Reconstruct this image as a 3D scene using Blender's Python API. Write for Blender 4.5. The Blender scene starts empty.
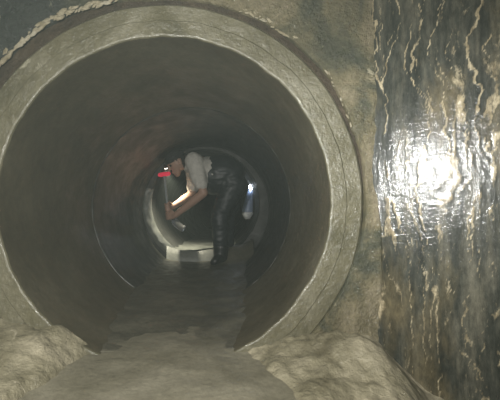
import bpy, bmesh, math, random
from mathutils import Vector, Matrix, noise as mn
R = math.radians
scene = bpy.context.scene
COL = scene.collection

# ------------------------------------------------------------------ camera
CZ = 0.523
cam_d = bpy.data.cameras.new('camera'); cam = bpy.data.objects.new('camera', cam_d); COL.objects.link(cam)
cam.location = (0, 0, CZ)
cam.rotation_euler = (R(90 + 2.15), 0, R(-2.86))
cam_d.sensor_width = 36; cam_d.lens = 28.8; cam_d.clip_start = 0.02
scene.camera = cam

# ------------------------------------------------------------------ world: underground, almost no light, thin damp mist
w = bpy.data.worlds.new('world'); scene.world = w; w.use_nodes = True
nt = w.node_tree
bg = nt.nodes['Background']; bg.inputs[0].default_value = (0.02, 0.025, 0.025, 1); bg.inputs[1].default_value = 0.15
vs = nt.nodes.new('ShaderNodeVolumeScatter')
vs.inputs['Color'].default_value = (0.86, 1.0, 0.93, 1); vs.inputs['Density'].default_value = 0.015
vs.inputs['Anisotropy'].default_value = 0.0
nt.links.new(vs.outputs[0], nt.nodes['World Output'].inputs['Volume'])

# ------------------------------------------------------------------ lights carried by the photographer
def spot(name, loc, target, power, size_deg, blend, col, radius):
    l = bpy.data.lights.new(name, 'SPOT'); o = bpy.data.objects.new(name, l); COL.objects.link(o)
    l.energy = power; l.spot_size = R(size_deg); l.spot_blend = blend; l.color = col; l.shadow_soft_size = radius
    o.location = loc
    o.rotation_euler = (Vector(target) - Vector(loc)).to_track_quat('-Z', 'Y').to_euler()
    return o
spot('torch_beam', (-0.30, -0.06, 0.86), (0.66, 1.48, 0.67), 120, 42, 1.0, (0.95, 0.98, 1.0), 0.02)
spot('torch_spill', (-0.30, -0.06, 0.86), (0.08, 1.5, 0.42), 160, 130, 0.9, (1.0, 0.99, 0.92), 0.02)

scene.view_settings.view_transform = 'Standard'
scene.view_settings.look = 'None'
scene.view_settings.gamma = 1.0
scene.view_settings.use_curve_mapping = False
scene.view_settings.exposure = 0.0
scene.cycles.use_denoising = True

# ------------------------------------------------------------------ helpers
def tag(o, label=None, cat=None, group=None, kind=None):
    if label: o['label'] = label
    if cat: o['category'] = cat
    if group: o['group'] = group
    if kind: o['kind'] = kind
    return o

def link(name, me, m=None, parent=None, smooth=True):
    o = bpy.data.objects.new(name, me); COL.objects.link(o)
    if m: me.materials.append(m)
    if smooth:
        me.polygons.foreach_set('use_smooth', [True] * len(me.polygons))
    if parent: o.parent = parent
    return o

def obj(name, bm, m=None, parent=None, smooth=True):
    me = bpy.data.meshes.new(name)
    bmesh.ops.recalc_face_normals(bm, faces=bm.faces)
    bm.to_mesh(me); bm.free()
    return link(name, me, m, parent, smooth)

def empty(name, loc):
    o = bpy.data.objects.new(name, None); COL.objects.link(o); o.location = loc; o.empty_display_size = 0.1
    return o

def reparent(ch, par):
    """child meshes are modelled in world space; keep them in place"""
    bpy.context.view_layer.update()
    ch.parent = par
    m = Matrix.Identity(4); q = par
    while q is not None:
        m = Matrix.LocRotScale(q.location, q.rotation_euler, q.scale) @ m if q.parent is None else m
        q = q.parent
    ch.matrix_parent_inverse = m.inverted()

def fbm(p, o=4):
    return mn.fractal(Vector(p), 1.0, 2.0, o)

def grid_mesh(name, nu, nv, f, wrap_u=False):
    """f(i,j)->(x,y,z); quads"""
    vs = [f(i, j) for j in range(nv) for i in range(nu)]
    fs = []
    for j in range(nv - 1):
        for i in range(nu if wrap_u else nu - 1):
            a = j * nu + i; b = j * nu + (i + 1) % nu
            fs.append((a, b, b + nu, a + nu))
    me = bpy.data.meshes.new(name); me.from_pydata(vs, [], fs); me.update()
    return me

def smoothstep(a, b, x):
    t = max(0.0, min(1.0, (x - a) / (b - a))); return t * t * (3 - 2 * t)

# ------------------------------------------------------------------ materials
class NT:
    def __init__(self, name):
        self.m = bpy.data.materials.new(name); self.m.use_nodes = True
        self.t = self.m.node_tree; self.b = self.t.nodes['Principled BSDF']
        self.tc = self.t.nodes.new('ShaderNodeTexCoord')
    def n(self, typ, **kw):
        x = self.t.nodes.new(typ)
        for k, v in kw.items(): setattr(x, k, v)
        return x
    def l(self, a, b): self.t.links.new(a, b)
    def coords(self, scale=(1, 1, 1), loc=(0, 0, 0)):
        mp = self.n('ShaderNodeMapping'); mp.inputs['Scale'].default_value = scale; mp.inputs['Location'].default_value = loc
        self.l(self.tc.outputs['Object'], mp.inputs['Vector']); return mp.outputs[0]
    def noise(self, scale, detail=6, rough=0.6, vec=None, dist=0.0):
        x = self.n('ShaderNodeTexNoise'); x.inputs['Scale'].default_value = scale
        x.inputs['Detail'].default_value = detail; x.inputs['Roughness'].default_value = rough; x.inputs['Distortion'].default_value = dist
        self.l(vec if vec is not None else self.tc.outputs['Object'], x.inputs['Vector']); return x.outputs['Fac']
    def ramp(self, fac, stops):
        x = self.n('ShaderNodeValToRGB'); e = x.color_ramp.elements
        while len(e) < len(stops): e.new(0.5)
        for k, (p, c) in enumerate(stops):
            e[k].position = p; e[k].color = (c[0], c[1], c[2], 1) if not isinstance(c, (int, float)) else (c, c, c, 1)
        self.l(fac, x.inputs[0]); return x.outputs[0]
    def mix(self, fac, a, b, mode='MIX'):
        x = self.n('ShaderNodeMix', data_type='RGBA', blend_type=mode)
        for s, v in ((x.inputs[0], fac), (x.inputs[6], a), (x.inputs[7], b)):
            if hasattr(v, 'links') or hasattr(v, 'is_linked'): self.l(v, s)
            elif isinstance(v, (int, float)): s.default_value = v
            else: s.default_value = (v[0], v[1], v[2], 1)
        return x.outputs[2]
    def math(self, op, a, b=0.0):
        x = self.n('ShaderNodeMath', operation=op)
        for s, v in ((x.inputs[0], a), (x.inputs[1], b)):
            if hasattr(v, 'is_linked'): self.l(v, s)
            else: s.default_value = v
        return x.outputs[0]
    def attr(self, name):
        x = self.n('ShaderNodeAttribute', attribute_name=name); return x.outputs['Fac']
    def bump(self, h, strength, dist, prev=None):
        x = self.n('ShaderNodeBump'); x.inputs['Strength'].default_value = strength; x.inputs['Distance'].default_value = dist
        self.l(h, x.inputs['Height'])
        if prev is not None: self.l(prev, x.inputs['Normal'])
        return x.outputs[0]
    def done(self, color, rough=0.5, normal=None, spec=0.5):
        b = self.b
        if hasattr(color, 'is_linked'): self.l(color, b.inputs['Base Color'])
        else: b.inputs['Base Color'].default_value = (*color, 1)
        if hasattr(rough, 'is_linked'): self.l(rough, b.inputs['Roughness'])
        else: b.inputs['Roughness'].default_value = rough
        if normal is not None: self.l(normal, b.inputs['Normal'])
        b.inputs['Specular IOR Level'].default_value = spec
        return self.m

def concrete(name, stops, big=3.0, fine=40, rough=(0.3, 0.6), bump=0.5, spots=None, spec=0.5, off=(0, 0, 0), wet=0.0):
    k = NT(name); v = k.coords(loc=off)
    c = k.ramp(k.noise(big, 8, 0.62, v, 0.4), stops)
    f = k.noise(fine, 6, 0.65, v)
    c = k.mix(0.55, c, k.ramp(f, [(0.3, 0.45), (0.7, 1.0)]), 'MULTIPLY')
    if spots:
        s = k.ramp(k.noise(big * 2.7, 5, 0.7, v, 1.0), [(spots[1], 0.0), (spots[1] + 0.08, 1.0)])
        c = k.mix(s, c, spots[0])
    r = k.ramp(k.noise(big * 3, 5, 0.6, v), [(0.35, rough[0]), (0.65, rough[1])])
    n = k.bump(k.noise(fine * 1.5, 5, 0.7, v), bump, 0.006)
    n = k.bump(k.noise(big * 5, 5, 0.6, v), bump, 0.02, n)
    if wet:
        k.b.inputs['Coat Weight'].default_value = wet; k.b.inputs['Coat Roughness'].default_value = 0.1; k.l(n, k.b.inputs['Coat Normal'])
    return k.done(c, r, n, spec)

M = {}
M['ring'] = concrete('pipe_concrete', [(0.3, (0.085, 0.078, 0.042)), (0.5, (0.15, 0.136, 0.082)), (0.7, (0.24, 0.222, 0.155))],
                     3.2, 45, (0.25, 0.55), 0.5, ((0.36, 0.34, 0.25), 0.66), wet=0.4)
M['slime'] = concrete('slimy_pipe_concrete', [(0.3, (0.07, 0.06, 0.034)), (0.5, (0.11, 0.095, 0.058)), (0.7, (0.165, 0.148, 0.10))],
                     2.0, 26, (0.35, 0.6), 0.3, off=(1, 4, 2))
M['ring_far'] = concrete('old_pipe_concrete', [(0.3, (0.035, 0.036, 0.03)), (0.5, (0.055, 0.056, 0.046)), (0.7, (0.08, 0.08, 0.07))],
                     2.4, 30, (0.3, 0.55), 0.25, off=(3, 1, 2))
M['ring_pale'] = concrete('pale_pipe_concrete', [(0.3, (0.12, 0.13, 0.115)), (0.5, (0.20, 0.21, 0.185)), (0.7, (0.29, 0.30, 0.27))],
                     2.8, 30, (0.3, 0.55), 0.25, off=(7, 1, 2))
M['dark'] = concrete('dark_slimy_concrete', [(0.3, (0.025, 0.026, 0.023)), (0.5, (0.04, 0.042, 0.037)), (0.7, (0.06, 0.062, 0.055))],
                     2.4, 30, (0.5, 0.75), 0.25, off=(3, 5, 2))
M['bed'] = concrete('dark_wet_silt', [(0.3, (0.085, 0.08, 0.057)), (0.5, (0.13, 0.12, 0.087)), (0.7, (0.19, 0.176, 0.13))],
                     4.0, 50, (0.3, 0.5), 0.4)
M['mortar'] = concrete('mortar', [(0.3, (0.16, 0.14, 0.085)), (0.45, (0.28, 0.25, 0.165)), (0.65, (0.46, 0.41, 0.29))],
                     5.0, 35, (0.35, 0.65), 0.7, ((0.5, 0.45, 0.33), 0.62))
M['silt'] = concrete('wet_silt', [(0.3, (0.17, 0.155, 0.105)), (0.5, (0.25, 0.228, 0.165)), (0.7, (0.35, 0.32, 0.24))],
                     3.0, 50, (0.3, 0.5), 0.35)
M['gap'] = concrete('brown_grit', [(0.3, (0.032, 0.022, 0.011)), (0.5, (0.06, 0.041, 0.021)), (0.7, (0.095, 0.066, 0.036))],
                    8.0, 60, (0.5, 0.8), 0.8)
M['crust'] = concrete('lime_crust', [(0.3, (0.30, 0.25, 0.15)), (0.5, (0.48, 0.42, 0.29)), (0.7, (0.62, 0.58, 0.46))],
                      12.0, 60, (0.3, 0.6), 0.8)
def wall_front_mat():
    k = NT('stained_wall'); v = k.coords()
    c = k.ramp(k.noise(3.2, 9, 0.66, v, 0.8), [(0.33, (0.04, 0.046, 0.03)), (0.44, (0.09, 0.09, 0.054)), (0.53, (0.18, 0.155, 0.085)), (0.68, (0.33, 0.28, 0.18))])
    dark = k.ramp(k.noise(2.0, 6, 0.6, v), [(0.3, (0.035, 0.042, 0.036)), (0.7, (0.065, 0.072, 0.06))])
    c = k.mix(k.attr('stain'), c, dark)
    c = k.mix(0.6, c, k.ramp(k.noise(38, 6, 0.7, v), [(0.3, 0.4), (0.7, 1.0)]), 'MULTIPLY')
    s = k.ramp(k.noise(9, 6, 0.75, v, 1.5), [(0.62, 0.0), (0.70, 1.0)])
    c = k.mix(s, c, (0.40, 0.36, 0.25))
    r = k.ramp(k.noise(8, 5, 0.6, v), [(0.35, 0.22), (0.65, 0.55)])
    n = k.bump(k.noise(60, 5, 0.7, v), 1.0, 0.014)
    n = k.bump(k.noise(12, 5, 0.65, v), 0.6, 0.02, n)
    k.b.inputs['Coat Weight'].default_value = 0.5; k.b.inputs['Coat Roughness'].default_value = 0.1
    k.l(n, k.b.inputs['Coat Normal'])
    return k.done(c, r, n)
M['wall'] = wall_front_mat()
def wall_streak_mat():
    k = NT('streaked_wet_wall'); v = k.coords((1, 1, 0.16)); v2 = k.coords((1, 1, 0.45))
    base = k.ramp(k.noise(16, 7, 0.65, v), [(0.32, (0.018, 0.021, 0.017)), (0.48, (0.05, 0.052, 0.041)), (0.66, (0.13, 0.122, 0.09))])
    tan = k.ramp(k.noise(5, 5, 0.6, v2), [(0.5, 0.0), (0.68, 1.0)])
    base = k.mix(k.math('MULTIPLY', tan, 0.7), base, (0.17, 0.135, 0.07))
    crust = k.ramp(k.noise(30, 5, 0.6, v2), [(0.3, (0.30, 0.235, 0.13)), (0.7, (0.58, 0.50, 0.34))])
    e = k.math('ADD', k.attr('crust'), k.math('MULTIPLY', k.math('SUBTRACT', k.noise(75, 5, 0.75, v2, 1.2), 0.5), 1.5))
    c = k.mix(k.ramp(e, [(0.18, 0.0), (0.62, 0.85)]), base, crust)
    c = k.mix(0.8, c, k.ramp(k.noise(60, 6, 0.75, v2), [(0.33, 0.35), (0.66, 1.15)]), 'MULTIPLY')
    r = k.ramp(k.noise(30, 4, 0.6, v), [(0.35, 0.22), (0.7, 0.42)])
    n = k.bump(k.noise(100, 5, 0.65, v), 0.33, 0.004)
    n = k.bump(k.noise(130, 5, 0.65, v2), 0.3, 0.004, n)
    k.b.inputs['Coat Weight'].default_value = 0.42; k.b.inputs['Coat Roughness'].default_value = 0.1
    k.l(k.bump(k.noise(120, 5, 0.7, v2), 0.16, 0.004, k.bump(k.noise(70, 4, 0.6, k.coords((0.4, 0.4, 1.0))), 0.3, 0.005)), k.b.inputs['Coat Normal'])
    return k.done(c, r, n, 0.10)
M['streak'] = wall_streak_mat()
def plain(name, col, rough=0.5, bump=0.0, scale=60, spec=0.5, metal=0.0, var=0.25):
    k = NT(name)
    f = k.noise(scale, 4, 0.6)
    c = k.mix(1.0, col, k.ramp(f, [(0.3, 1 - var), (0.7, 1.0)]), 'MULTIPLY')
    n = k.bump(f, bump, 0.004) if bump else None
    k.b.inputs['Metallic'].default_value = metal
    return k.done(c, rough, n, spec)
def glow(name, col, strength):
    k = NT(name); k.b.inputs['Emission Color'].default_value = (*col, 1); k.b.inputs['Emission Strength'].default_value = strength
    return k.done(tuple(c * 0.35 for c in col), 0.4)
M['skin'] = plain('skin', (0.42, 0.26, 0.19), 0.5, 0.1, 40, var=0.15)
M['shirt'] = plain('grey_white_cloth', (0.62, 0.60, 0.54), 0.85, 0.4, 25)
M['rubber'] = plain('dark_rubber', (0.016, 0.022, 0.026), 0.5, 0.2, 20, 0.5)
M['boot'] = plain('black_rubber', (0.012, 0.014, 0.014), 0.35, 0.2, 30)
M['cap'] = plain('dark_cloth', (0.03, 0.03, 0.028), 0.9, 0.3, 60)
M['hair'] = plain('dark_hair', (0.02, 0.016, 0.012), 0.7, 0.4, 120)
M['eye'] = plain('eye_dark', (0.02, 0.015, 0.012), 0.2)
M['red'] = glow('red_glow_plastic', (1.0, 0.03, 0.09), 0.4)  # spade grip is no lamp; added emission makes its red look brighter
M['shaft'] = plain('pale_wood', (0.30, 0.33, 0.33), 0.5, 0.1, 30)
M['steel'] = plain('worn_steel', (0.45, 0.46, 0.46), 0.35, 0.2, 40, metal=0.7)
M['lens'] = glow('lamp_lens', (0.85, 0.92, 1.0), 60)
M['lens_dim'] = glow('headlamp_lens', (1.0, 0.95, 0.8), 4)
M['blue_plastic'] = plain('blue_grey_plastic', (0.30, 0.38, 0.55), 0.3, 0.0, 30)
M['white_plastic'] = plain('white_plastic', (0.75, 0.78, 0.8), 0.25, 0.0, 30)
M['black_plastic'] = plain('black_plastic', (0.02, 0.02, 0.022), 0.4, 0.0, 30)

# ------------------------------------------------------------------ the setting
AX, AZ, RI = -0.245, 0.585, 0.645          # first pipes: axis and inner radius
YW = 1.585                                # face of the front wall
WALL_TOP = 2.1

def floor_z(x, y):
    """mud channel: falls a little towards the camera"""
    z = -0.10 * (YW - y) if y < YW else 0.0
    z -= 0.28 * smoothstep(0.20, 0.75, x)
    return z + 0.010 * fbm((x * 3, y * 3, 1.3)) + 0.003 * fbm((x * 14, y * 14, 4.3))

NX, NY = 200, 150
me = grid_mesh('floor', NX, NY, lambda i, j: (lambda x, y: (x, y, floor_z(x, y)))(-1.32 + 3.0 * i / (NX - 1), -0.92 + 3.0 * j / (NY - 1)))
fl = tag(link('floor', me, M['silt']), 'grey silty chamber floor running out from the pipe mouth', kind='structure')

# front wall with the broken-out round hole
def hole_r(t):
    """radius of the hole against the angle from +x"""
    d = (math.degrees(t)) % 360
    g = 0.0
    g += 0.052 * smoothstep(95, 128, d) * (1 - smoothstep(195, 215, d))
    g += 0.020 * smoothstep(20, 40, d) * (1 - smoothstep(100, 125, d))
    g += 0.008 * smoothstep(-8 + 8, 14, d) * (1 - smoothstep(60, 95, d))
    r = 0.784 + g - 0.014 * smoothstep(205, 225, d) * (1 - smoothstep(340, 356, d))
    if g > 0.005:
        r += 0.006 * mn.noise(Vector((d * 0.12, 2.0, 0))) + 0.004 * mn.noise(Vector((d * 0.5, 5.0, 0)))
    return r
NT_, NR_ = 420, 90
XL, XR, ZB, ZT = -1.30, 0.575, -0.45, WALL_TOP
def edge_r(t):
    c, s = math.cos(t), math.sin(t); best = 9
    if c > 1e-6: best = min(best, (XR + 0.06 - AX) / c)
    if c < -1e-6: best = min(best, (XL - AX) / c)
    if s > 1e-6: best = min(best, (ZT - AZ) / s)
    if s < -1e-6: best = min(best, (ZB - AZ) / s)
    return best
angs = [2 * math.pi * i / NT_ for i in range(NT_)]
for cx, cz in ((XL, ZB), (XL, ZT), (XR + 0.06, ZB), (XR + 0.06, ZT)):      # snap to the corners
    a = math.atan2(cz - AZ, cx - AX) % (2 * math.pi)
    k = min(range(NT_), key=lambda q: abs(angs[q] - a)); angs[k] = a
def fw(i, j):
    t = angs[i]; h = hole_r(t); e = max(edge_r(t), h + 0.012)
    if j < 4:
        r = h + 0.004 * j / 3.0; y = YW + (0.085, 0.05, 0.02, 0.004)[j]
    else:
        u = (j - 4) / (NR_ - 5); r = h + 0.008 + (e - h - 0.008) * u ** 1.25; y = YW
    x, z = AX + r * math.cos(t), AZ + r * math.sin(t)
    if j >= 3:
        fade = smoothstep(0, 0.05, e - r)
        y += fade * (0.010 * fbm((x * 4, 0.3, z * 4)) + 0.0045 * fbm((x * 16, 3.3, z * 16)))
        # render bulges towards the right-hand corner, low down it is trowelled over the pipe
        y -= 0.012 * smoothstep(0.35, 0.5, x) * fade
        y -= 0.018 * (1 - smoothstep(0.45, 0.75, z)) * (1 - smoothstep(0.05, 0.30, r - h)) * fade
    return (x, y, z)
me = grid_mesh('wall_front', NT_, NR_, fw, wrap_u=True)
at = me.attributes.new('stain', 'FLOAT', 'POINT')
vals = []
for v in me.vertices:
    x, z = v.co.x, v.co.z
    s = 1 - smoothstep(-0.75, -0.50, x + 0.12 * fbm((x * 5, 1.0, z * 5)))
    s = max(s, smoothstep(0.15, 0.35, x) * 0.0)
    vals.append(min(1, max(0, s)))
at.data.foreach_set('value', vals)
wf = tag(link('wall_front', me, M['wall']), 'stained concrete wall around the round pipe mouth', kind='structure')

# brown packing at the back of the gap round the pipe
bm = bmesh.new(); n = 200; ringv = []
for r, dy in ((0.755, 0.024), (0.795, 0.020), (0.82, 0.022), (0.88, 0.03)):
    ringv.append([bm.verts.new((AX + (r) * math.cos(2 * math.pi * i / n), YW + dy + 0.012 * mn.noise(Vector((i * 0.35, r * 60, 0))), AZ + r * math.sin(2 * math.pi * i / n))) for i in range(n)])
for a, b in zip(ringv, ringv[1:]):
    for i in range(n): bm.faces.new((a[i], a[(i + 1) % n], b[(i + 1) % n], b[i]))
packing = obj('joint_packing', bm, M['gap']); packing.parent = wf

# lime crust along the broken edge, top left
def lump(bm, c, rad, squash, seed, ang, sub=2):
    ret = bmesh.ops.create_icosphere(bm, subdivisions=sub, radius=1.0)
    ca, sa = math.cos(ang), math.sin(ang)
    for v in ret['verts']:
        d = v.co.copy(); k = 1 + 0.5 * mn.noise(d * 1.9 + Vector((seed, seed * 0.7, 0)))
        a, b = d.x * rad * 1.9 * k, d.z * rad * 0.75 * k
        v.co = Vector(c) + Vector((a * ca - b * sa, d.y * rad * squash * k, a * sa + b * ca))
rnd = random.Random(4)
for a0, a1, cnt, sz in ((128, 156, 60, 0.010), (104, 127, 46, 0.009), (52, 70, 26, 0.006), (22, 40, 16, 0.005)):
    bm = bmesh.new()
    for q in range(cnt):
        d = a0 + (a1 - a0) * (q + rnd.random() * 0.8) / cnt; t = R(d)
        r = hole_r(t) + 0.001 + rnd.random() ** 2 * 0.022
        lump(bm, (AX + r * math.cos(t), YW + 0.001, AZ + r * math.sin(t)), sz * (0.4 + 0.9 * rnd.random()), 0.5, q * 3.1, t + math.pi / 2 + rnd.uniform(-0.5, 0.5))
    c = obj('lime_crust', bm, M['crust'], wf)

# right wall, splayed 40 degrees from the front wall, wet and streaked with lime
PHI = R(59.4); WLEN, ZB2 = 1.6, -0.45
UX, UY = math.sin(PHI), -math.cos(PHI)
NU, NV = 300, 340
def vein(u, z):
    wu = u + 0.06 * mn.noise(Vector((u * 5, z * 4.0, 9.0))) + 0.016 * mn.noise(Vector((u * 22, z * 22, 3.0))) + 0.007 * mn.noise(Vector((u * 60, z * 60, 13.0)))
    n1 = mn.noise(Vector((wu * 13.0, z * 1.5, 0.5)))
    n2 = mn.noise(Vector((wu * 26.0, z * 2.8, 7.5)))
    m = mn.noise(Vector((u * 9, z * 4.5, 11.0))); m2 = mn.noise(Vector((u * 14, z * 6.0, 21.0)))
    a = max(0, 1 - abs(n1) / (0.04 + 0.13 * max(0, m))) * smoothstep(-0.45, 0.0, m)
    b = max(0, 1 - abs(n2 - 0.1) / (0.04 + 0.13 * max(0, m2))) * smoothstep(-0.4, 0.05, m2)
    # thicker lime in the seepage zone round head height
    q = math.exp(-((u - 0.26) / 0.22) ** 2 - ((z - 0.72) / 0.30) ** 2)
    p = smoothstep(0.22 - 0.30 * q, 0.50 - 0.3 * q, mn.noise(Vector((wu * 11 + 1.7, z * 2.4 + 0.6, 31.0)))) * smoothstep(-0.35, 0.35, mn.noise(Vector((wu * 50, z * 14, 1.0))))
    p *= smoothstep(0.03, 0.30, q + 0.5 * smoothstep(0.30, 0.42, u)) * smoothstep(0.03, 0.10, u)
    low = 0.62 + 0.38 * smoothstep(0.25, 0.55, z)
    return min(1.0, max(a * low, 0.8 * b * low, 0.8 * p))
vv, cr = [], []
for j in range(NV):
    z = ZB2 + (WALL_TOP - ZB2) * j / (NV - 1)
    for i in range(NU):
        u = WLEN * (i / (NU - 1)) ** 1.5
        s = vein(u, z)
        g = 0.003 * mn.noise(Vector((u * 6, z * 3.0, 2.0))) + 0.0006 * mn.noise(Vector((u * 26, z * 7, 5.0))) + 0.0003 * mn.noise(Vector((u * 80, z * 22, 8.0)))
        k = smoothstep(0, 0.04, u)
        dn = (g + 0.0014 * s) * k
        vv.append((XR - 0.016 + UX * u - math.cos(PHI) * dn, YW + UY * u + (-math.sin(PHI)) * dn, z)); cr.append(s)
fs = [(j * NU + i, j * NU + i + 1, (j + 1) * NU + i + 1, (j + 1) * NU + i) for j in range(NV - 1) for i in range(NU - 1)]
me = bpy.data.meshes.new('wall_right'); me.from_pydata(vv, [], fs); me.update()
me.attributes.new('crust', 'FLOAT', 'POINT').data.foreach_set('value', cr)
wr = tag(link('wall_right', me, M['streak']), 'dark wet concrete wall streaked with pale lime runs', kind='structure')

# rest of the chamber, outside the frame
def slab(name, corners, m, label):
    bm = bmesh.new(); vsx = [bm.verts.new(c) for c in corners]; bm.faces.new(vsx)
    bmesh.ops.subdivide_edges(bm, edges=bm.edges, cuts=24, use_grid_fill=True)
    for v in bm.verts:
        v.co += Vector((0.006, 0.006, 0.006)) * fbm(v.co * 3)
    return tag(obj(name, bm, m), label, kind='structure')
XE, YE = XR + UX * WLEN, YW + UY * WLEN
slab('wall_left', [(XL, -0.9, ZB), (XL, YW, ZB), (XL, YW, WALL_TOP), (XL, -0.9, WALL_TOP)], M['wall'], 'stained concrete wall left of the pipe mouth')
slab('wall_back', [(XL, -0.9, ZB), (XE, -0.9, ZB), (XE, -0.9, WALL_TOP), (XL, -0.9, WALL_TOP)], M['wall'], 'stained concrete wall behind the camera')
slab('wall_side', [(XE, -0.9, ZB), (XE, YE, ZB), (XE, YE, WALL_TOP), (XE, -0.9, WALL_TOP)], M['wall'], 'stained concrete wall beyond the streaked wall')
slab('ceiling', [(XL, -0.9, WALL_TOP), (XE, -0.9, WALL_TOP), (XE, YW, WALL_TOP), (XL, YW, WALL_TOP)], M['wall'], 'concrete roof slab of the chamber')

# mortar benching either side of the channel
def bench(name, x0, x1, y0, y1, f, label, nx=150, ny=110):
    me = grid_mesh(name, nx, ny, lambda i, j: (lambda x, y: (x, y, f(x, y)))(x0 + (x1 - x0) * i / (nx - 1), y0 + (y1 - y0) * j / (ny - 1)))
    return tag(link(name, me, M['mortar']), label, kind='structure')
def left_bench(x, y):
    e = -0.545 - 0.30 * (YW - y) + 0.03 * mn.noise(Vector((y * 9, 1, 1))) + 0.012 * mn.noise(Vector((y * 30, 4, 1)))   # channel edge
    d = e - x
    z = floor_z(x, y) - 0.03
    z += 0.055 * smoothstep(-0.03, 0.02, d) + 0.16 * max(0, d)
    # slabby trowelled layers running down to the channel
    q = (x * 0.8 + (y - YW) * 1.3)
    lay = fbm((q * 4.0, (x * 0.5 - y) * 1.2, 2.0), 3)
    z += smoothstep(-0.02, 0.06, d) * (0.036 * (round(lay * 3.2) / 3.2 * 0.75 + lay * 0.25) + 0.008 * fbm((x * 14, y * 14, 7)))
    z += 0.05 * smoothstep(0.0, 0.12, d) * smoothstep(YW - 0.30, YW - 0.02, y)
    return z
bench('bench_left', XL, -0.46, -0.1, YW + 0.02, left_bench, 'rough tan mortar bench left of the channel')
def right_bench(x, y):
    e = 0.06 + 0.36 * (YW - y) + 0.03 * mn.noise(Vector((y * 8, 3, 1))) + 0.012 * mn.noise(Vector((y * 28, 9, 1)))
    d = x - e
    t = YW - y
    z = (-0.10 * t) - 0.03 + 0.045 * smoothstep(-0.03, 0.05, d)
    z += 0.06 * smoothstep(0.05, 0.35, d) * (1 - smoothstep(0.05, 0.45, t)) - 0.05 * smoothstep(0.1, 0.5, t) * smoothstep(0.0, 0.3, d)
    z -= 0.19 * smoothstep(0.50, 0.76, x) + 0.06 * smoothstep(0.7, 1.0, x)
    z += smoothstep(-0.02, 0.08, d) * (0.016 * fbm((x * 6, y * 6, 3.0)) + 0.012 * mn.noise(Vector((x * 3 + y * 9, x * 2, 5.0))) + 0.010 * fbm((x * 20, y * 20, 7)))
    return z
bench('bench_right', -0.02, 1.30, 0.2, YW + 0.02, right_bench, 'rough tan mortar bench below the streaked wall', 190, 150)

# ------------------------------------------------------------------ the pipes
def pipe(name, m, y0, y1, cx, cz, ri, ro, label, step=0.0, jag=0.0, seg=144, mat_face=None):
    """hollow concrete pipe, rounded at both mouths; step = raised inner collar on the near face"""
    e = 0.009
    prof = [(ri, y1)]
    ny = max(2, int((y1 - y0) / 0.12))
    prof = [(ri, y1 - e - (y1 - y0 - 2 * e) * k / ny) for k in range(ny + 1)]
    prof = [(ri + e, y1)] + prof + [(ri + 0.0001, y0 + e + 0.0005), (ri + e * 0.35, y0 + e * 0.3), (ri + e, y0), (ri + e + 0.0015, y0)]
    if step:
        rm = ri + (ro - ri) * 0.5
        prof += [(rm - 0.004, y0), (rm, y0 + 0.003), (rm + 0.003, y0 + step)]
        prof += [(ro - e, y0 + step), (ro, y0 + step + e)]
    else:
        prof += [(ri + (ro - ri) * 0.5, y0), (ro - e, y0), (ro, y0 + e)]
    prof += [(ro, y1 - e), (ro - e, y1)]
    np_ = len(prof)
    def f(i, j):
        r, y = prof[j % np_]; t = 2 * math.pi * i / seg
        x, z = math.cos(t), math.sin(t)
        r2 = r + 0.003 * fbm((x * 2.5, y * 2.5, z * 2.5)) + (0.004 * mn.noise(Vector((x * 9, z * 9, 4))) + 0.003 * mn.noise(Vector((x * 40, z * 40, 6))) if y < y0 + 0.03 and r < ro - 0.02 else 0)
        yy = y + (jag * mn.noise(Vector((x * 5, z * 5, 2))) + 0.4 * jag * mn.noise(Vector((x * 22, z * 22, 2))) if y < y0 + 0.03 else 0)
        return (cx + r2 * x, yy, cz + r2 * z)
    me = grid_mesh(name, seg, np_ + 1, f, wrap_u=True)
    near = [1 if (prof[q][1] < y0 + 0.03 and prof[(q + 1) % np_][1] < y0 + 0.03 and prof[q][0] < ro - 0.001 and q > 1) else 0 for q in range(np_)]
    me.polygons.foreach_set('material_index', [near[q] for q in range(np_) for i in range(seg)])
    bm = bmesh.new(); bm.from_mesh(me); bmesh.ops.remove_doubles(bm, verts=bm.verts, dist=1e-6)
    o = obj(name, bm, m); o.data.materials.append(mat_face or m)
    md = o.modifiers.new('edge', 'EDGE_SPLIT'); md.split_angle = R(28)
    return tag(o, label, 'pipe')
RO = 0.778
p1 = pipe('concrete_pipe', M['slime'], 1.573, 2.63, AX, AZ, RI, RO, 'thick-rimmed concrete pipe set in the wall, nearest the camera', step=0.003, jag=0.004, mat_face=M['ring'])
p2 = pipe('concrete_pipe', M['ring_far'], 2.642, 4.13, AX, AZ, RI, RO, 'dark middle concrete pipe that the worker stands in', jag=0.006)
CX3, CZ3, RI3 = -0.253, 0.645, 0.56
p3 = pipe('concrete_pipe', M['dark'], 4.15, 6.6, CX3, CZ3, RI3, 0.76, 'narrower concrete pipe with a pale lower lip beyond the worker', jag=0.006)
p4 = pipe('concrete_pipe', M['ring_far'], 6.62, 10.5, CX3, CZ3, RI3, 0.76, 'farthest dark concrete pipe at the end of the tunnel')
def fillet(a0, a1, par):
    bm = bmesh.new(); rows = []; n = 70
    for i in range(n + 1):
        t = R(a0 + (a1 - a0) * i / n); e = math.sin(math.pi * i / n) ** 0.4; row = []
        for k in range(9):
            u = k / 8; r = RI3 - 0.012 + (0.10) * u
            h = (0.004 + 0.022 * math.sin(math.pi * (0.1 + 0.9 * u)) ** 0.6) * e + 0.008 * mn.noise(Vector((i * 0.3, u * 3, 2)))
            row.append(bm.verts.new((CX3 + r * math.cos(t), 4.152 - h, CZ3 + r * math.sin(t))))
        rows.append(row)
    for a, b in zip(rows, rows[1:]):
        for k in range(8): bm.faces.new((a[k], a[k + 1], b[k + 1], b[k]))
    return obj('mortar_fillet', bm, M['ring_pale'], par)
fillet(165, 285, p3)
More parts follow.
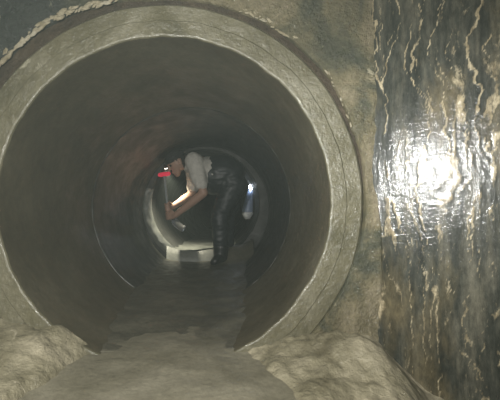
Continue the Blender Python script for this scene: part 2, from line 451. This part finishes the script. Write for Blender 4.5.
def band(y0, y1, r, par):
    bm = bmesh.new(); n = 96
    a = [bm.verts.new((AX + r * math.cos(2 * math.pi * i / n), y0, AZ + r * math.sin(2 * math.pi * i / n))) for i in range(n)]
    b = [bm.verts.new((AX + r * math.cos(2 * math.pi * i / n), y1, AZ + r * math.sin(2 * math.pi * i / n))) for i in range(n)]
    for i in range(n): bm.faces.new((a[i], a[(i + 1) % n], b[(i + 1) % n], b[i]))
    o = obj('joint_seal', bm, M['gap'], par)
    so = o.modifiers.new('t', 'SOLIDIFY'); so.thickness = 0.02
    return o
band(2.6315, 2.6405, 0.70, p2)
# closing earth wall far away in the dark
bm = bmesh.new(); bmesh.ops.create_circle(bm, cap_ends=True, segments=64, radius=0.8)
for v in bm.verts: v.co = Vector((CX3 + v.co.x, 10.52, CZ3 + v.co.y))
tag(obj('wall_end', bm, M['gap']), 'dark blockage closing the far end of the tunnel', kind='structure')

# silt lying in the pipes
def bank(x, y):      # silt banked up on the right, against the narrower pipe
    return 0.16 * smoothstep(3.8, 4.08, y) * smoothstep(-0.14, 0.0, x) * (1 - smoothstep(4.14, 4.3, y))
def silt(name, y0, y1, zf, cx, cz, ri, label, m, face=None, nx=60, ny=120):
    def f(i, j):
        y = y0 + (y1 - y0) * max(0, j - 1) / (ny - 2)
        z0 = zf(y); u = -1 + 2 * i / (nx - 1)
        hw = math.sqrt(max(0.0001, ri * ri - (cz - z0) ** 2)) + 0.10
        x = cx + u * hw
        dx = min(abs(x - cx), ri * 0.999); zc = cz - math.sqrt(ri * ri - dx * dx); kk = 0.035
        z = (kk * math.log(math.exp(z0 / kk) + math.exp(zc / kk)) - 0.030 * abs(u) ** 5 - 0.008)
        z += 0.010 * fbm((x * 4, y * 4, 2)) + 0.004 * fbm((x * 16, y * 16, 5))
        if face is None: z += bank(x, y)
        if j == 0: z = cz - ri - 0.02 if face is None else face
        return (x, y, z)
    me = grid_mesh(name, nx, ny, f)
    return tag(link(name, me, m), label, kind='structure')
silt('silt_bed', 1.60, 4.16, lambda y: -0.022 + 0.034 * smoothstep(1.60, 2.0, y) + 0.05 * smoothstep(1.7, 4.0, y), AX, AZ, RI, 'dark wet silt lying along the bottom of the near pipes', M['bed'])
silt('silt_step', 4.108, 10.4, lambda y: 0.165, CX3, CZ3, RI3, 'pale raised silt ledge in the pipe beyond the worker', M['ring_pale'], face=0.0)

# ------------------------------------------------------------------ person
def chain_mesh(bm, pts, rad, side=(0, 1, 0), seg=14, caps=3):
    """tapered tube with round ends; rad = r or (r_side, r_other) per point"""
    P = [Vector(p) for p in pts]; Rr = [(r, r) if isinstance(r, (int, float)) else r for r in rad]
    # resample with Catmull-Rom
    def cr(a, b, c, d, t):
        return 0.5 * ((2 * b) + (c - a) * t + (2 * a - 5 * b + 4 * c - d) * t * t + (3 * b - 3 * c + d - a) * t ** 3)
    Q, QR = [], []
    n = len(P)
    for i in range(n - 1):
        a, b, c, d = P[max(i - 1, 0)], P[i], P[i + 1], P[min(i + 2, n - 1)]
        for s in range(4):
            t = s / 4; Q.append(cr(a, b, c, d, t))
            u = t * t * (3 - 2 * t); QR.append((Rr[i][0] * (1 - u) + Rr[i + 1][0] * u, Rr[i][1] * (1 - u) + Rr[i + 1][1] * u))
    Q.append(P[-1]); QR.append(Rr[-1])
    def tang(i):
        a = Q[max(i - 1, 0)]; b = Q[min(i + 1, len(Q) - 1)]
        return (b - a).normalized()
    rows = []
    def ring(c, t, ra, rb):
        s = Vector(side) - t * t.dot(Vector(side))
        if s.length < 1e-3: s = t.orthogonal()
        s.normalize(); o = t.cross(s)
        return [bm.verts.new(c + s * (math.cos(2 * math.pi * k / seg) * ra) + o * (math.sin(2 * math.pi * k / seg) * rb)) for k in range(seg)]
    t0 = tang(0); t1 = tang(len(Q) - 1)
    for k in range(caps, 0, -1):
        a = math.pi / 2 * k / (caps + 0.4); m = min(QR[0])
        rows.append(ring(Q[0] - t0 * m * math.sin(a), t0, QR[0][0] * math.cos(a), QR[0][1] * math.cos(a)))
    for i in range(len(Q)): rows.append(ring(Q[i], tang(i), *QR[i]))
    for k in range(1, caps + 1):
        a = math.pi / 2 * k / (caps + 0.4); m = min(QR[-1])
        rows.append(ring(Q[-1] + t1 * m * math.sin(a), t1, QR[-1][0] * math.cos(a), QR[-1][1] * math.cos(a)))
    for a, b in zip(rows, rows[1:]):
        for k in range(seg): bm.faces.new((a[k], a[(k + 1) % seg], b[(k + 1) % seg], b[k]))
    bm.faces.new(rows[0]); bm.faces.new(rows[-1])

def fused(name, bm, m, parent, voxel=0.006, smooth=4):
    me = bpy.data.meshes.new(name)
    bmesh.ops.recalc_face_normals(bm, faces=bm.faces)
    bm.to_mesh(me); bm.free()
    o = bpy.data.objects.new(name, me); COL.objects.link(o)
    r = o.modifiers.new('r', 'REMESH'); r.mode = 'VOXEL'; r.voxel_size = voxel
    s = o.modifiers.new('s', 'SMOOTH'); s.iterations = smooth; s.factor = 0.5
    dg = bpy.context.evaluated_depsgraph_get(); dg.update()
    me2 = bpy.data.meshes.new_from_object(o.evaluated_get(dg), preserve_all_data_layers=False, depsgraph=dg)
    me2.name = name
    o.modifiers.clear(); o.data = me2; bpy.data.meshes.remove(me)
    me2.materials.clear(); me2.materials.append(m)
    me2.polygons.foreach_set('use_smooth', [True] * len(me2.polygons))
    if parent is not None: reparent(o, parent)
    return o

def ripple(o, f):
    me = o.data; nn = [v.normal.copy() for v in me.vertices]; co = [v.co.copy() for v in me.vertices]
    flat = []
    for c, n in zip(co, nn):
        p = c + n * f(c); flat += [p.x, p.y, p.z]
    me.vertices.foreach_set('co', flat); me.update()

PY = 4.00                     # depth of the worker's midline
def W(px, py, dy=0.0):        # photograph position at the worker's depth
    return Vector(((px - 230) * 0.01, PY + dy, CZ + (215 - py) * 0.01))

person = tag(empty('person', (-0.09, PY, 0.05)), 'stooping worker in pale grey shirt and dark rubber waders inside the pipe', 'person')

HIP = {-1: W(233, 184, -0.09), 1: W(235, 184, 0.09)}
KNEE = {-1: W(220, 216, -0.11), 1: W(226, 219, 0.12)}
ANK = {-1: W(221, 251, -0.09), 1: W(227, 252, 0.10)}
SHO = {-1: W(195, 164, -0.17), 1: W(194, 164, 0.17)}
ELB = {-1: W(205, 194, -0.20), 1: W(190, 194, 0.17)}
# spade shaft
SA, SB = W(166, 176, -0.08), W(170, 214, -0.06)
sax = (SB - SA).normalized()
GRIP = {-1: SA + sax * 0.400, 1: SA + sax * 0.315}

def fist(bm, G, axis, wdir, dors, hand_r=0.0125, shaft_r=0.013):
    """palm, four unequal curled fingers round the shaft and an opposed thumb; returns the wrist"""
    a = axis.normalized(); wd = (wdir - a * wdir.dot(a)).normalized()
    n = a.cross(wd).normalized()
    if n.dot(dors) < 0: n = -n
    rr = shaft_r + 0.010
    wrist = G - wd * 0.085 + n * 0.024
    offs = (-0.030, -0.010, 0.010, 0.029)
    lens = (1.0, 1.1, 1.04, 0.85)
    for k, (o, L) in enumerate(zip(offs, lens)):
        c = G + a * o
        pts = [wrist + wd * 0.03 + a * o * 0.6, c + n * (rr + 0.006) - wd * 0.012]
        for s in range(5):
            th = R(12 + 215 * L * s / 4)
            pts.append(c + (n * math.cos(th) + wd * math.sin(th)) * rr)
        chain_mesh(bm, pts, [0.012, 0.0105, 0.0098, 0.0095, 0.009, 0.0085, 0.0078], side=tuple(a), seg=8, caps=2)
    chain_mesh(bm, [wrist - wd * 0.01, wrist + wd * 0.03, G - wd * 0.012 + n * rr], [(0.026, 0.02), (0.037, 0.017), (0.040, 0.013)], side=tuple(a), seg=12)
    # thumb leaves the side of the palm near its base and closes over the shaft from the other side
    tb = wrist + wd * 0.02 - a * 0.028
    chain_mesh(bm, [tb, G - a * 0.052 - wd * (rr + 0.006) + n * 0.008, G - a * 0.050 - wd * rr * 0.8 - n * rr * 0.9, G - a * 0.038 - n * (rr + 0.003) + wd * 0.012],
               [0.0145, 0.0125, 0.011, 0.009], side=tuple(a), seg=8, caps=2)
    return wrist

HC = W(177.5, 163.5, -0.05)                       # head centre
hf = Vector((-0.80, -0.30, -0.54)).normalized()  # gaze
hs = hf.cross(Vector((0, 0, 1))).normalized()    # head's side axis
hu = hs.cross(hf).normalized()                   # crown direction
if hu.z < 0: hu = -hu

bm = bmesh.new()
WR = {}
for s in (-1, 1):
    wd = (GRIP[s] - ELB[s]).normalized()
    WR[s] = fist(bm, GRIP[s], sax, wd, Vector((0, s, 0)))
    chain_mesh(bm, [SHO[s], SHO[s].lerp(ELB[s], 0.35), SHO[s].lerp(ELB[s], 0.8), ELB[s]], [0.062, 0.054, 0.044, 0.042])
    chain_mesh(bm, [ELB[s], ELB[s].lerp(WR[s], 0.3), ELB[s].lerp(WR[s], 0.75), WR[s]], [0.042, 0.044, 0.033, 0.027])
    chain_mesh(bm, [HIP[s], HIP[s].lerp(KNEE[s], 0.4), KNEE[s], KNEE[s].lerp(ANK[s], 0.35), ANK[s], ANK[s] + Vector((0, 0, -0.05))],
               [0.085, 0.078, 0.056, 0.054, 0.04, 0.04])
    chain_mesh(bm, [ANK[s] + Vector((0.01, 0.02, -0.06)), ANK[s] + Vector((-0.045, -0.11, -0.07))], [0.03, 0.022])
sho_mid = (SHO[-1] + SHO[1]) / 2; hip_mid = (HIP[-1] + HIP[1]) / 2
chain_mesh(bm, [hip_mid + Vector((-0.02, 0, 0.02)), hip_mid.lerp(sho_mid, 0.4) + Vector((0, 0, 0.02)), hip_mid.lerp(sho_mid, 0.8) + Vector((0, 0, 0.01)), sho_mid + Vector((-0.02, 0, 0.02))],
           [(0.12, 0.07), (0.13, 0.09), (0.16, 0.10), (0.13, 0.08)], seg=20)
chain_mesh(bm, [sho_mid + Vector((-0.02, 0, 0.03)), HC - hf * 0.03 - hu * 0.03], [0.062, 0.056])
# head: skull, jaw, nose, brow, lips, ears
chain_mesh(bm, [HC - hu * 0.02 - hf * 0.015, HC + hu * 0.025 - hf * 0.012], [(0.074, 0.093), (0.073, 0.092)], side=tuple(hs), seg=20)
chain_mesh(bm, [HC - hu * 0.03 + hf * 0.02, HC - hu * 0.095 + hf * 0.052], [(0.062, 0.07), (0.036, 0.032)], side=tuple(hs), seg=16)
chain_mesh(bm, [HC + hu * 0.012 + hf * 0.083, HC - hu * 0.018 + hf * 0.098, HC - hu * 0.034 + hf * 0.105], [0.008, 0.011, 0.014], side=tuple(hs), seg=10)
chain_mesh(bm, [HC + hu * 0.022 + hf * 0.078 - hs * 0.04, HC + hu * 0.026 + hf * 0.086, HC + hu * 0.022 + hf * 0.078 + hs * 0.04], [0.010] * 3, side=tuple(hu), seg=8)
for q, k in ((0.060, 0.009), (0.070, 0.010)):
    chain_mesh(bm, [HC - hu * q + hf * 0.080 - hs * 0.02, HC - hu * q + hf * 0.086, HC - hu * q + hf * 0.080 + hs * 0.02], [k * 0.7, k * 0.8, k * 0.7], side=tuple(hu), seg=8)
for s in (-1, 1):
    chain_mesh(bm, [HC + hs * s * 0.076 + hu * 0.018 - hf * 0.018, HC + hs * s * 0.08 - hu * 0.03 - hf * 0.008], [(0.009, 0.02), (0.007, 0.013)], side=tuple(hs), seg=10)
body = fused('body', bm, M['skin'], person, 0.0055, 3)

for s in (-1, 1):
    bm = bmesh.new(); bmesh.ops.create_uvsphere(bm, u_segments=12, v_segments=8, radius=0.011)
    for v in bm.verts: v.co += HC + hf * 0.078 + hs * s * 0.031 + hu * 0.003
    reparent(obj('eye', bm, M['eye']), person)
# hair under the cap
bm = bmesh.new()
chain_mesh(bm, [HC - hf * 0.045 - hu * 0.03, HC - hf * 0.02 + hu * 0.03], [(0.076, 0.066), (0.078, 0.088)], side=tuple(hs), seg=20)
reparent(obj('hair', bm, M['hair']), person)
# cap: dome and brim
bm = bmesh.new()
bmesh.ops.create_uvsphere(bm, u_segments=28, v_segments=16, radius=1)
for v in list(bm.verts):
    if v.co.z < -0.15: bm.verts.remove(v)
for v in bm.verts:
    d = v.co.copy(); v.co = HC + hu * (0.040 + 0.082 * d.z) + hs * 0.088 * d.x + hf * (0.106 * d.y - 0.008)
cap = obj('cap', bm, M['cap']); cap.modifiers.new('t', 'SOLIDIFY').thickness = 0.004; reparent(cap, person)
bm = bmesh.new(); rows = []
for k in range(2):
    rows.append([bm.verts.new(HC + hu * (0.036 - 0.016 * k + 0.012 * math.cos(a)) + hs * math.sin(a) * (0.084 + 0.0 * k) + hf * ((0.088 if k == 0 else 0.116) * math.cos(a) + 0.002)) for a in [R(-75 + 150 * q / 20) for q in range(21)]])
for q in range(20): bm.faces.new((rows[0][q], rows[0][q + 1], rows[1][q + 1], rows[1][q]))
br = obj('brim', bm, M['cap']); br.modifiers.new('t', 'SOLIDIFY').thickness = 0.005; reparent(br, person)

# shirt: hangs loose from the bent back; short sleeves rolled to the elbow
bm = bmesh.new()
chain_mesh(bm, [W(221, 175), W(212, 174.5), W(203, 172), W(195, 168), W(190, 165)], [(0.175, 0.175), (0.185, 0.185), (0.20, 0.165), (0.185, 0.13), (0.10, 0.085)], seg=24)
for s in (-1, 1):
    chain_mesh(bm, [SHO[s] + Vector((0.005, -s * 0.02, 0.008)), SHO[s].lerp(ELB[s], 0.4), SHO[s].lerp(ELB[s], 0.72)], [0.09, 0.078, 0.068])
shirt = fused('shirt', bm, M['shirt'], person, 0.008, 3)
ripple(shirt, lambda c: 0.010 * mn.noise(Vector((c.x * 22, c.y * 8, c.z * 5))) + 0.004 * mn.noise(c * 30))   # soft hanging folds

# waders: bib round the waist, seat and legs
bm = bmesh.new()
chain_mesh(bm, [W(216, 175.5), W(224, 174), W(232, 177), W(237, 182)], [(0.20, 0.20), (0.20, 0.195), (0.19, 0.165), (0.15, 0.10)], seg=24)
for s in (-1, 1):
    H, K, A = HIP[s], KNEE[s], ANK[s]
    chain_mesh(bm, [H, H.lerp(K, 0.35), H.lerp(K, 0.75), K, K.lerp(A, 0.3), K.lerp(A, 0.7), A], [(0.10, 0.135), (0.10, 0.115), (0.085, 0.092), (0.08, 0.085), (0.08, 0.084), (0.072, 0.076), (0.066, 0.07)], seg=18)
wad = fused('waders', bm, M['rubber'], person, 0.008, 3)
ripple(wad, lambda c: 0 if c.z > 0.95 else 0.008 * mn.noise(Vector((c.x * 9, c.y * 9, c.z * 22))) + 0.004 * mn.noise(Vector((c.x * 20, c.y * 20, c.z * 48))))   # rubber creases
for s in (-1, 1):
    bm = bmesh.new(); A = ANK[s]; zb = 0.055
    chain_mesh(bm, [A + Vector((0.0, 0, 0.05)), A, Vector((A.x, A.y, zb + 0.05))], [0.076, 0.072, 0.066])
    chain_mesh(bm, [Vector((A.x + 0.01, A.y + 0.04, zb + 0.038)), Vector((A.x - 0.03, A.y - 0.06, zb + 0.045)), Vector((A.x - 0.055, A.y - 0.15, zb + 0.034))], [(0.05, 0.042), (0.054, 0.046), (0.046, 0.034)])
    b = fused('boot', bm, M['boot'], person, 0.007, 3)
    for v in b.data.vertices:
        if v.co.z < zb - 0.002: v.co.z = zb - 0.002

# ------------------------------------------------------------------ spade in the worker's hands
spade = tag(empty('spade', tuple(SB)), 'short-handled spade with a red grip held by the stooping worker', 'spade')
bm = bmesh.new(); chain_mesh(bm, [SA, SA.lerp(SB, 0.5), SB, SB + sax * 0.03], [0.0125, 0.013, 0.0135, 0.014], seg=12)
reparent(obj('shaft', bm, M['shaft']), spade)
bm = bmesh.new(); hx = Vector((0.97, -0.15, 0.12)).normalized()
chain_mesh(bm, [SA - hx * 0.044 - sax * 0.006, SA - sax * 0.006, SA + hx * 0.044 - sax * 0.006], [0.020, 0.022, 0.020], seg=12)
reparent(tag(obj('grip', bm, M['red']), 'bright red grip'), spade)
# dished blade running forward and down
bm = bmesh.new(); rows = []; B0, B1 = SB + sax * 0.02, W(184.5, 231, -0.05)
bd = (B1 - B0).normalized(); bs = Vector((0.35, 1, 0.1)); bs = (bs - bd * bs.dot(bd)).normalized(); bn = bd.cross(bs)
for k in range(13):
    t = k / 12; wdt = 0.018 + 0.062 * smoothstep(0.12, 0.4, t); row = []
    for q in range(11):
        u = -1 + 2 * q / 10
        row.append(bm.verts.new(B0.lerp(B1, t) + bs * u * wdt + bn * (0.022 * u * u - 0.018 * math.sin(math.pi * t)) + bd * (-0.02 * u * u * (t > 0.9))))
    rows.append(row)
for a, b in zip(rows, rows[1:]):
    for q in range(10): bm.faces.new((a[q], a[q + 1], b[q + 1], b[q]))
bl = obj('blade', bm, M['steel']); bl.modifiers.new('t', 'SOLIDIFY').thickness = 0.004; reparent(bl, spade)

# ------------------------------------------------------------------ headlamp on the worker's cap
hl = tag(empty('headlamp', tuple(HC + hf * 0.1 + hu * 0.05)), 'small headlamp strapped round the worker\'s dark cap', 'headlamp')
LP = HC + hf * 0.128 + hu * 0.050 + Vector((0.015, 0.055, 0.0))
bm = bmesh.new(); n = 36; rr_ = []
for dz in (-0.009, 0.009):
    rr_.append([bm.verts.new(HC + hu * (0.062 + dz) + hs * 0.0885 * math.sin(2 * math.pi * q / n) + hf * (0.105 * math.cos(2 * math.pi * q / n) - 0.008)) for q in range(n)])
for q in range(n): bm.faces.new((rr_[0][q], rr_[0][(q + 1) % n], rr_[1][(q + 1) % n], rr_[1][q]))
st = obj('strap', bm, M['black_plastic']); st.modifiers.new('t', 'SOLIDIFY').thickness = 0.003; reparent(st, hl)
AIM = Vector((-0.51, 4.50, 0.165)); ld = (AIM - LP).normalized()
bm = bmesh.new(); chain_mesh(bm, [LP - ld * 0.022, LP, LP + ld * 0.012], [0.018, 0.022, 0.021], seg=16, caps=2); reparent(obj('housing', bm, M['black_plastic']), hl)
bm = bmesh.new(); bmesh.ops.create_circle(bm, cap_ends=True, segments=20, radius=0.016)
qm = ld.to_track_quat('Z', 'Y').to_matrix()
for v in bm.verts: v.co = LP + ld * 0.0345 + qm @ v.co
reparent(obj('lens', bm, M['lens_dim']), hl)
so = spot('headlamp_light', LP + ld * 0.045, AIM, 130, 72, 1.0, (1.0, 0.93, 0.72), 0.012)
reparent(so, hl) if False else None

# ------------------------------------------------------------------ lantern hanging on the wall of the far pipe
ld_ = 4.92
def L(px, py, d=ld_): return Vector(((px - 230) / 400 * d, d, CZ + (215 - py) / 400 * d))
lan = tag(empty('lantern', tuple(L(247, 214))), 'blue-grey lantern with one bright white bulb hanging behind the worker', 'lantern')
top, bulb, base = L(248, 175), L(251, 187), L(247.5, 213.5)
bm = bmesh.new()
hook = [bulb + Vector((0, 0, 0.035)), top + Vector((0, 0, -0.03)), top, top + Vector((0.05, 0, 0.015)), top + Vector((0.10, 0, 0.0))]
chain_mesh(bm, hook, [0.006, 0.006, 0.009, 0.006, 0.006], seg=8); reparent(obj('hook', bm, M['white_plastic']), lan)
bm = bmesh.new(); bmesh.ops.create_uvsphere(bm, u_segments=20, v_segments=12, radius=0.027)
for v in bm.verts: v.co += bulb
reparent(tag(obj('bulb', bm, M['lens']), 'bright white bulb'), lan)
bm = bmesh.new(); mid = bulb.lerp(base, 0.5)
chain_mesh(bm, [bulb + Vector((0.0, 0.02, -0.045)), bulb.lerp(base, 0.4), base + Vector((0, 0, 0.03))], [0.035, 0.05, 0.068], seg=24)
reparent(obj('body', bm, M['blue_plastic']), lan)
bm = bmesh.new(); chain_mesh(bm, [base + Vector((0, 0, -0.004)), base + Vector((0, 0, 0.008))], [0.072, 0.072], seg=24, caps=1); reparent(obj('base', bm, M['white_plastic']), lan)
pl = bpy.data.lights.new('lantern_light', 'POINT'); plo = bpy.data.objects.new('lantern_light', pl); COL.objects.link(plo)
pl.energy = 0.5; pl.color = (0.72, 0.82, 1.0); pl.shadow_soft_size = 0.02; plo.location = bulb + Vector((-0.01, -0.045, 0.0))
